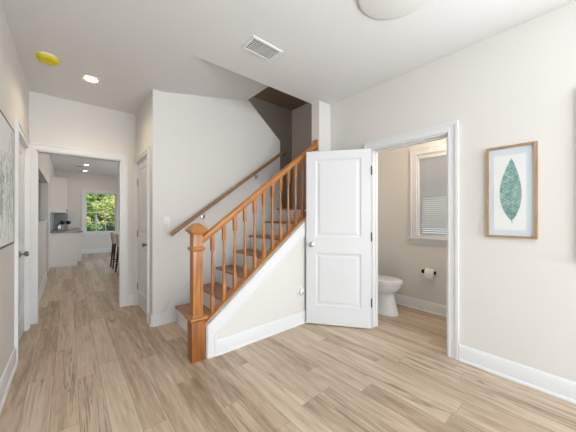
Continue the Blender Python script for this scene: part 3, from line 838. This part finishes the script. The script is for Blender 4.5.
b = B(); lathe(b, [(0.0, 0.0), (0.010, 0.0), (0.010, -0.004), (0.0, -0.005)], (2.076, YK - 0.051, 0.372), axis='y', seg=14); link('sensor', b, 'dark_nickel', pi_)

# ================================================================ BATHROOM
TX = 3.19
tl = thing('toilet', 'white toilet seen through the bathroom doorway', 'toilet', (TX, 1.85, 0))
def oval(cx, yf, yb, w, z, n=36, p=2.0):
    """egg-shaped ring: rounded front at yf (towards -y), squarer back at yb"""
    out = []; ym = yf + (yb - yf) * 0.45
    for k in range(n):
        a = 2 * PI * k / n; c, s = math.cos(a), math.sin(a)
        x = w / 2 * math.copysign(abs(c) ** (2 / p if s < 0 else 0.75), c)
        y = ym + (ym - yf) * s if s < 0 else ym + (yb - ym) * math.copysign(abs(s) ** 0.6, s)
        out.append((cx + x, y, z))
    return out
b = B()
loft(b, [oval(TX, 1.570, 2.08, 0.250, 0.0), oval(TX, 1.566, 2.08, 0.254, 0.010), oval(TX, 1.580, 2.06, 0.240, 0.05), oval(TX, 1.625, 2.05, 0.212, 0.22),
         oval(TX, 1.632, 2.05, 0.210, 0.268), oval(TX, 1.600, 2.05, 0.262, 0.290), oval(TX, 1.562, 2.04, 0.325, 0.325), oval(TX, 1.542, 2.03, 0.352, 0.365), oval(TX, 1.538, 2.03, 0.360, 0.398), oval(TX, 1.548, 2.02, 0.345, 0.402)])
link('bowl', b, 'porcelain', tl, angle=60)
b = B(); loft(b, [oval(TX, 1.530, 2.00, 0.368, 0.404), oval(TX, 1.524, 2.00, 0.374, 0.410), oval(TX, 1.524, 2.00, 0.374, 0.420), oval(TX, 1.530, 2.00, 0.366, 0.425)]); link('seat', b, 'seat', tl, angle=50)
b = B(); loft(b, [oval(TX, 1.530, 2.01, 0.366, 0.428), oval(TX, 1.524, 2.01, 0.374, 0.433), oval(TX, 1.526, 2.01, 0.372, 0.442), oval(TX, 1.545, 1.99, 0.345, 0.449), oval(TX, 1.60, 1.94, 0.22, 0.453)]); link('lid', b, 'seat', tl, angle=50)
b = B(); box(b, (TX - 0.21, 2.02, 0.39), (TX + 0.21, 2.205, 0.74)); tk = link('tank', b, 'porcelain', tl, bevel=0.02)
b = B(); box(b, (TX - 0.222, 2.01, 0.742), (TX + 0.222, 2.212, 0.775)); link('tank_lid', b, 'porcelain', tk, bevel=0.008)
b = B(); tube(b, [(TX - 0.16, 2.022, 0.68), (TX - 0.16, 2.0, 0.68), (TX - 0.10, 1.998, 0.672)], 0.006); link('flush_lever', b, 'nickel', tk)

th = thing('paper_holder', 'black toilet paper holder on the bathroom wall', 'paper holder', (XF, 1.33, 0.545))
b = B(); lathe(b, [(0.0, 0.0), (0.024, 0.0), (0.024, -0.008), (0.010, -0.012), (0.009, -0.055), (0.024, -0.056), (0.026, -0.060), (0.026, -0.082), (0.0, -0.084)], (XF, 1.412, 0.545), axis='x', seg=18); link('bracket', b, 'black', th)
b = B(); tube(b, [(XF - 0.068, 1.410, 0.545), (XF - 0.068, 1.272, 0.545)], 0.009); link('rod', b, 'black', th)
b = B(); lathe(b, [(0.0, 0.0), (0.020, 0.0), (0.023, 0.004), (0.023, 0.012), (0.0, 0.013)], (XF - 0.068, 1.266, 0.545), axis='y', seg=18); link('end_cap', b, 'black', th)
b = B()
ri, ro = 0.021, 0.055
rings = []
for rr, y in ((ri, 1.281), (ro, 1.281), (ro, 1.384), (ri, 1.384), (ri, 1.281)):
    rings.append([(XF - 0.068 + rr * math.cos(2*PI*k/32), y, 0.533 + rr * math.sin(2*PI*k/32)) for k in range(32)])
loft(b, rings, cap=False)
tr = link('toilet_roll', b, 'paper', origin=(XF - 0.068, 1.33, 0.533)); tag(tr, 'white toilet roll on the black holder', 'toilet roll')
b = B(); box(b, (XF - 0.1245, 1.283, 0.470), (XF - 0.123, 1.382, 0.533)); link('hanging_sheet', b, 'paper', tr, smooth=False)

wb = thing('window_blind', 'white slatted blind lowered over the bathroom window', 'blind', (XF + 0.02, (WY0 + WY1) / 2, WZ1 - 0.02))
b = B(); box(b, (XF + 0.003, WY0 + 0.022, WZ1 - 0.062), (XF + 0.045, WY1 - 0.022, WZ1 - 0.020)); link('headrail', b, 'blind', wb, bevel=0.003)
b = B(); nsl = 38
for i in range(nsl):
    z = WZ1 - 0.075 - i * (WZ1 - WZ0 - 0.13) / (nsl - 1)
    a = math.radians(52 if i < 17 else 44); hw = 0.0155
    dx, dz = hw * math.cos(a), hw * math.sin(a)
    prism(b, [(XF + 0.024 - dx, z + dz), (XF + 0.024 + dx, z - dz), (XF + 0.0246 + dx, z - dz + 0.0008), (XF + 0.0255, z + 0.0018), (XF + 0.0246 - dx, z + dz + 0.0008)], 'xz', WY0 + 0.026, WY1 - 0.026)
link('slats', b, 'slat', wb, smooth=False)
b = B()
for y in (WY0 + 0.15, WY1 - 0.15): tube(b, [(XF + 0.0095, y, WZ1 - 0.06), (XF + 0.0095, y, WZ0 + 0.045)], 0.0012, seg=5)
link('ladder_cord', b, 'blind', wb)
b = B(); box(b, (XF + 0.010, WY0 + 0.026, WZ0 + 0.028), (XF + 0.038, WY1 - 0.026, WZ0 + 0.044)); link('bottom_rail', b, 'blind', wb, bevel=0.003)

# ================================================================ KITCHEN
CY0 = 8.66
bc = thing('base_cabinet', 'white kitchen base cabinet under the granite counter', 'cabinet', (-0.06, 9.9, 0))
b = B(); box(b, (XL + 0.001, CY0, 0.0), (0.175, YW - 0.03, 0.10)); link('toe_kick', b, 'dark', bc, smooth=False)
b = B(); box(b, (XL + 0.001, CY0, 0.10), (0.235, YW - 0.03, 0.85)); box(b, (XL + 0.001, CY0 - 0.004, 0.0), (0.172, CY0, 0.10)); link('body', b, 'cabinet', bc, smooth=False)
for i in range(4):
    ya = CY0 + 0.01 + i * 0.6; yb = min(ya + 0.59, YW - 0.04)
    b = B(); box(b, (0.236, ya, 0.11), (0.254, yb, 0.84)); d = link('cabinet_door', b, 'cabinet', bc, bevel=0.003)
    b = B(); lathe(b, [(0.006, 0.0), (0.006, 0.012), (0.013, 0.018), (0.012, 0.026), (0.0, 0.028)], (0.254, ya + 0.06, 0.76), axis='x', seg=14); link('knob', b, 'dark_nickel', d)
b = B(); box(b, (XL + 0.001, CY0 - 0.025, 0.852), (0.275, YW - 0.003, 0.89)); ct = link('countertop', b, 'granite', origin=(-0.05, 9.9, 0.852), bevel=0.003); tag(ct, 'speckled granite countertop on the kitchen base cabinet', 'countertop')
b = B(); box(b, (XL + 0.0005, CY0 + 0.02, 0.892), (XL + 0.012, YW - 0.003, 1.36)); box(b, (XL + 0.013, YW - 0.012, 0.892), (-0.03, YW - 0.0005, 1.36)); bsp = struct('wall_backsplash', b, 'tile', 'grey tiled backsplash behind the kitchen counter')
wc = thing('wall_cabinet', 'white kitchen wall cabinet hung above the counter', 'cabinet', (-0.2, 9.9, 1.37))
b = B(); box(b, (XL + 0.001, CY0, 1.37), (-0.075, YW - 0.003, 2.25)); link('body', b, 'cabinet', wc, smooth=False)
for i in range(4):
    ya = CY0 + 0.006 + i * 0.6; yb = min(ya + 0.59, YW - 0.01)
    b = B(); box(b, (-0.074, ya, 1.375), (-0.055, yb, 2.245)); d = link('cabinet_door', b, 'cabinet', wc, bevel=0.003)
    b = B(); lathe(b, [(0.006, 0.0), (0.006, 0.012), (0.013, 0.018), (0.012, 0.026), (0.0, 0.028)], (-0.055, ya + 0.06, 1.44), axis='x', seg=14); link('knob', b, 'dark_nickel', d)

def goblet(label, x, y):
    t = thing('goblet', label, 'goblet', (x, y, 0.89), group='blue goblets on the kitchen counter')
    b = B(); lathe(b, [(0.0, 0.0), (0.045, 0.0), (0.045, 0.004), (0.010, 0.012), (0.007, 0.06), (0.009, 0.135), (0.0, 0.138)], (x, y, 0.89), seg=20); link('stem', b, 'steel', t)
    b = B(); lathe(b, [(0.0, 0.135), (0.022, 0.14), (0.046, 0.16), (0.060, 0.19), (0.058, 0.225), (0.046, 0.25), (0.042, 0.248), (0.052, 0.222), (0.052, 0.19), (0.038, 0.165), (0.0, 0.15)], (x, y, 0.89), seg=24); link('bowl', b, 'blue', t)
    return t
goblet('dark blue goblet nearer the steel canister on the kitchen counter', -0.152, 10.3)
goblet('dark blue goblet nearer the garden window on the kitchen counter', -0.015, 10.34)
cn = thing('canister', 'tall steel soap canister on the granite kitchen counter', 'canister', (-0.223, 9.6, 0.89))
b = B(); lathe(b, [(0.0, 0.0), (0.050, 0.0), (0.052, 0.004), (0.052, 0.14), (0.046, 0.150), (0.0, 0.152)], (-0.223, 9.6, 0.89), seg=24); link('body', b, 'steel', cn)
b = B(); lathe(b, [(0.0, 0.15), (0.018, 0.151), (0.018, 0.185), (0.008, 0.19), (0.007, 0.215), (0.022, 0.218), (0.022, 0.228), (0.0, 0.230)], (-0.223, 9.6, 0.89), seg=18); tube(b, [(-0.223, 9.6, 1.112), (-0.185, 9.585, 1.113), (-0.170, 9.58, 1.105)], 0.006); link('pump', b, 'dark', cn)

def stool(label, x, y):
    t = thing('counter_stool', label, 'stool', (x, y, 0), group='kitchen counter stools')
    for sx in (-1, 1):
        for sy in (-1, 1):
            b = B(); loft(b, [sq(x + sx * 0.215, y + sy * 0.215, 0, 0.030), sq(x + sx * 0.165, y + sy * 0.165, 0.60, 0.044)]); link('leg', b, 'espresso', t)
    b = B()
    for sx in (-1, 1): tube(b, [(x + sx * 0.195, y - 0.195, 0.22), (x + sx * 0.195, y + 0.195, 0.22)], 0.012, seg=8)
    for sy in (-1, 1): tube(b, [(x - 0.20, y + sy * 0.200, 0.17), (x + 0.20, y + sy * 0.200, 0.17)], 0.012, seg=8)
    link('stretcher', b, 'espresso', t)
    b = B(); box(b, (x - 0.20, y - 0.20, 0.60), (x + 0.20, y + 0.20, 0.68)); link('seat', b, 'linen', t, bevel=0.02)
    b = B(); loft(b, [sq(x - 0.185, y, 0.66, 0.05, 0.38), sq(x - 0.19, y, 0.76, 0.055, 0.40), sq(x - 0.205, y, 0.88, 0.045, 0.38)]); link('backrest', b, 'linen', t, bevel=0.012)
stool('beige backed dark leg stool nearer the cased opening', 1.02, 6.75)
stool('beige backed dark leg stool nearer the garden window', 1.02, 7.65)

# ================================================================ OUTSIDE
b = B(); box(b, (-30, YW + T + 0.02, -0.6), (10, 60, -0.45))
lawn = struct('ground', b, 'grass', 'green lawn outside the kitchen window')
b = B(); box(b, (XF + 0.4, -12, -0.6), (40, YW + T, -0.45)); box(b, (10.02, YW + T, -0.6), (40, 60, -0.45)); struct('ground_driveway', b, 'concrete', 'pale concrete outside the bathroom window')
b = B(); box(b, (XL - 1, -8.6, 2.78), (XF + 1.0, YS - T - 0.02, 2.9))
struct('roof_sun_blocker', b, 'siding')  # added unseen slab, keeps sun out of the back window opening

def tree(name, label, x, y, zc, rad, n, m, seed, size=0.12):
    rs = random.Random(seed)
    t = thing(name, label, 'tree', (x, y, -0.45), group='trees beyond the kitchen window')
    b = B(); tube(b, [(x, y, -0.45), (x + 0.05, y, zc * 0.4), (x - 0.03, y + 0.05, zc)], [0.13, 0.09, 0.05], seg=8)
    for k in range(4):
        a = rs.random() * 2 * PI
        tube(b, [(x, y, zc * 0.55), (x + rad[0] * 0.4 * math.cos(a), y + rad[1] * 0.4 * math.sin(a), zc + rad[2] * 0.3)], [0.05, 0.02], seg=6)
    link('trunk', b, 'bark', t)
    b = B()
    clumps = [(Vector((rs.gauss(0, .42) * rad[0], rs.gauss(0, .42) * rad[1], rs.gauss(0, .42) * rad[2])), rs.uniform(0.22, 0.42)) for _ in range(26)]
    for i in range(n):
        c, cr = rs.choice(clumps)
        d = Vector((rs.gauss(0, 1), rs.gauss(0, 1), rs.gauss(0, 1))).normalized() * cr * rs.uniform(0.5, 1.0)
        p = Vector((x, y, zc)) + c + d
        u = Vector((rs.gauss(0, 1), rs.gauss(0, 1), rs.gauss(0, 1))).normalized(); v = u.orthogonal().normalized()
        s = size * rs.uniform(0.6, 1.3)
        b.faces.new([b.verts.new(q) for q in (p, p + u * s * .5 + v * s * .28, p + u * s, p + u * s * .5 - v * s * .28)])
    link('foliage', b, m, t, smooth=False)
tree('tree', 'tall green tree filling the upper kitchen window', 1.0, 18.6, 2.5, (1.5, 0.7, 0.8), 4600, 'leaf_green', 1, size=0.15)
tree('tree', 'yellow-green tree at the right of the kitchen window', 2.0, 16.2, 1.9, (0.75, 0.5, 0.7), 2600, 'leaf_lime', 2)
tree('bush', 'dark green bush low at the right of the kitchen window', 1.5, 14.4, 0.45, (0.5, 0.35, 0.40), 2400, 'leaf_dark', 3)
tree('bush', 'light green bush at the lower left of the kitchen window', 0.55, 13.0, 0.50, (0.32, 0.28, 0.32), 1500, 'leaf_green', 4)
tree('tree', 'dense tree standing farthest behind the other garden trees', 1.6, 21.2, 1.7, (1.9, 0.6, 1.3), 5200, 'leaf_lime', 5, size=0.2)
hs = thing('neighbour_house', 'pale house glimpsed between the garden trees', 'house', (1.0, 24, -0.45))
b = B(); box(b, (-2.5, 23, -0.45), (3.6, 27, 2.6)); hw_ = link('walls', b, 'siding', hs, smooth=False)
b = B(); prism(b, [(-2.9, 2.6), (4.0, 2.6), (0.55, 4.6)], 'xz', 22.7, 27.3); link('roof', b, 'shingle', hs, smooth=False)
for x in (-1.5, 0.4, 2.2):
    b = B(); box(b, (x, 22.96, 0.6), (x + 0.9, 23.0, 1.8)); link('house_window', b, 'house_glass', hs, smooth=False)
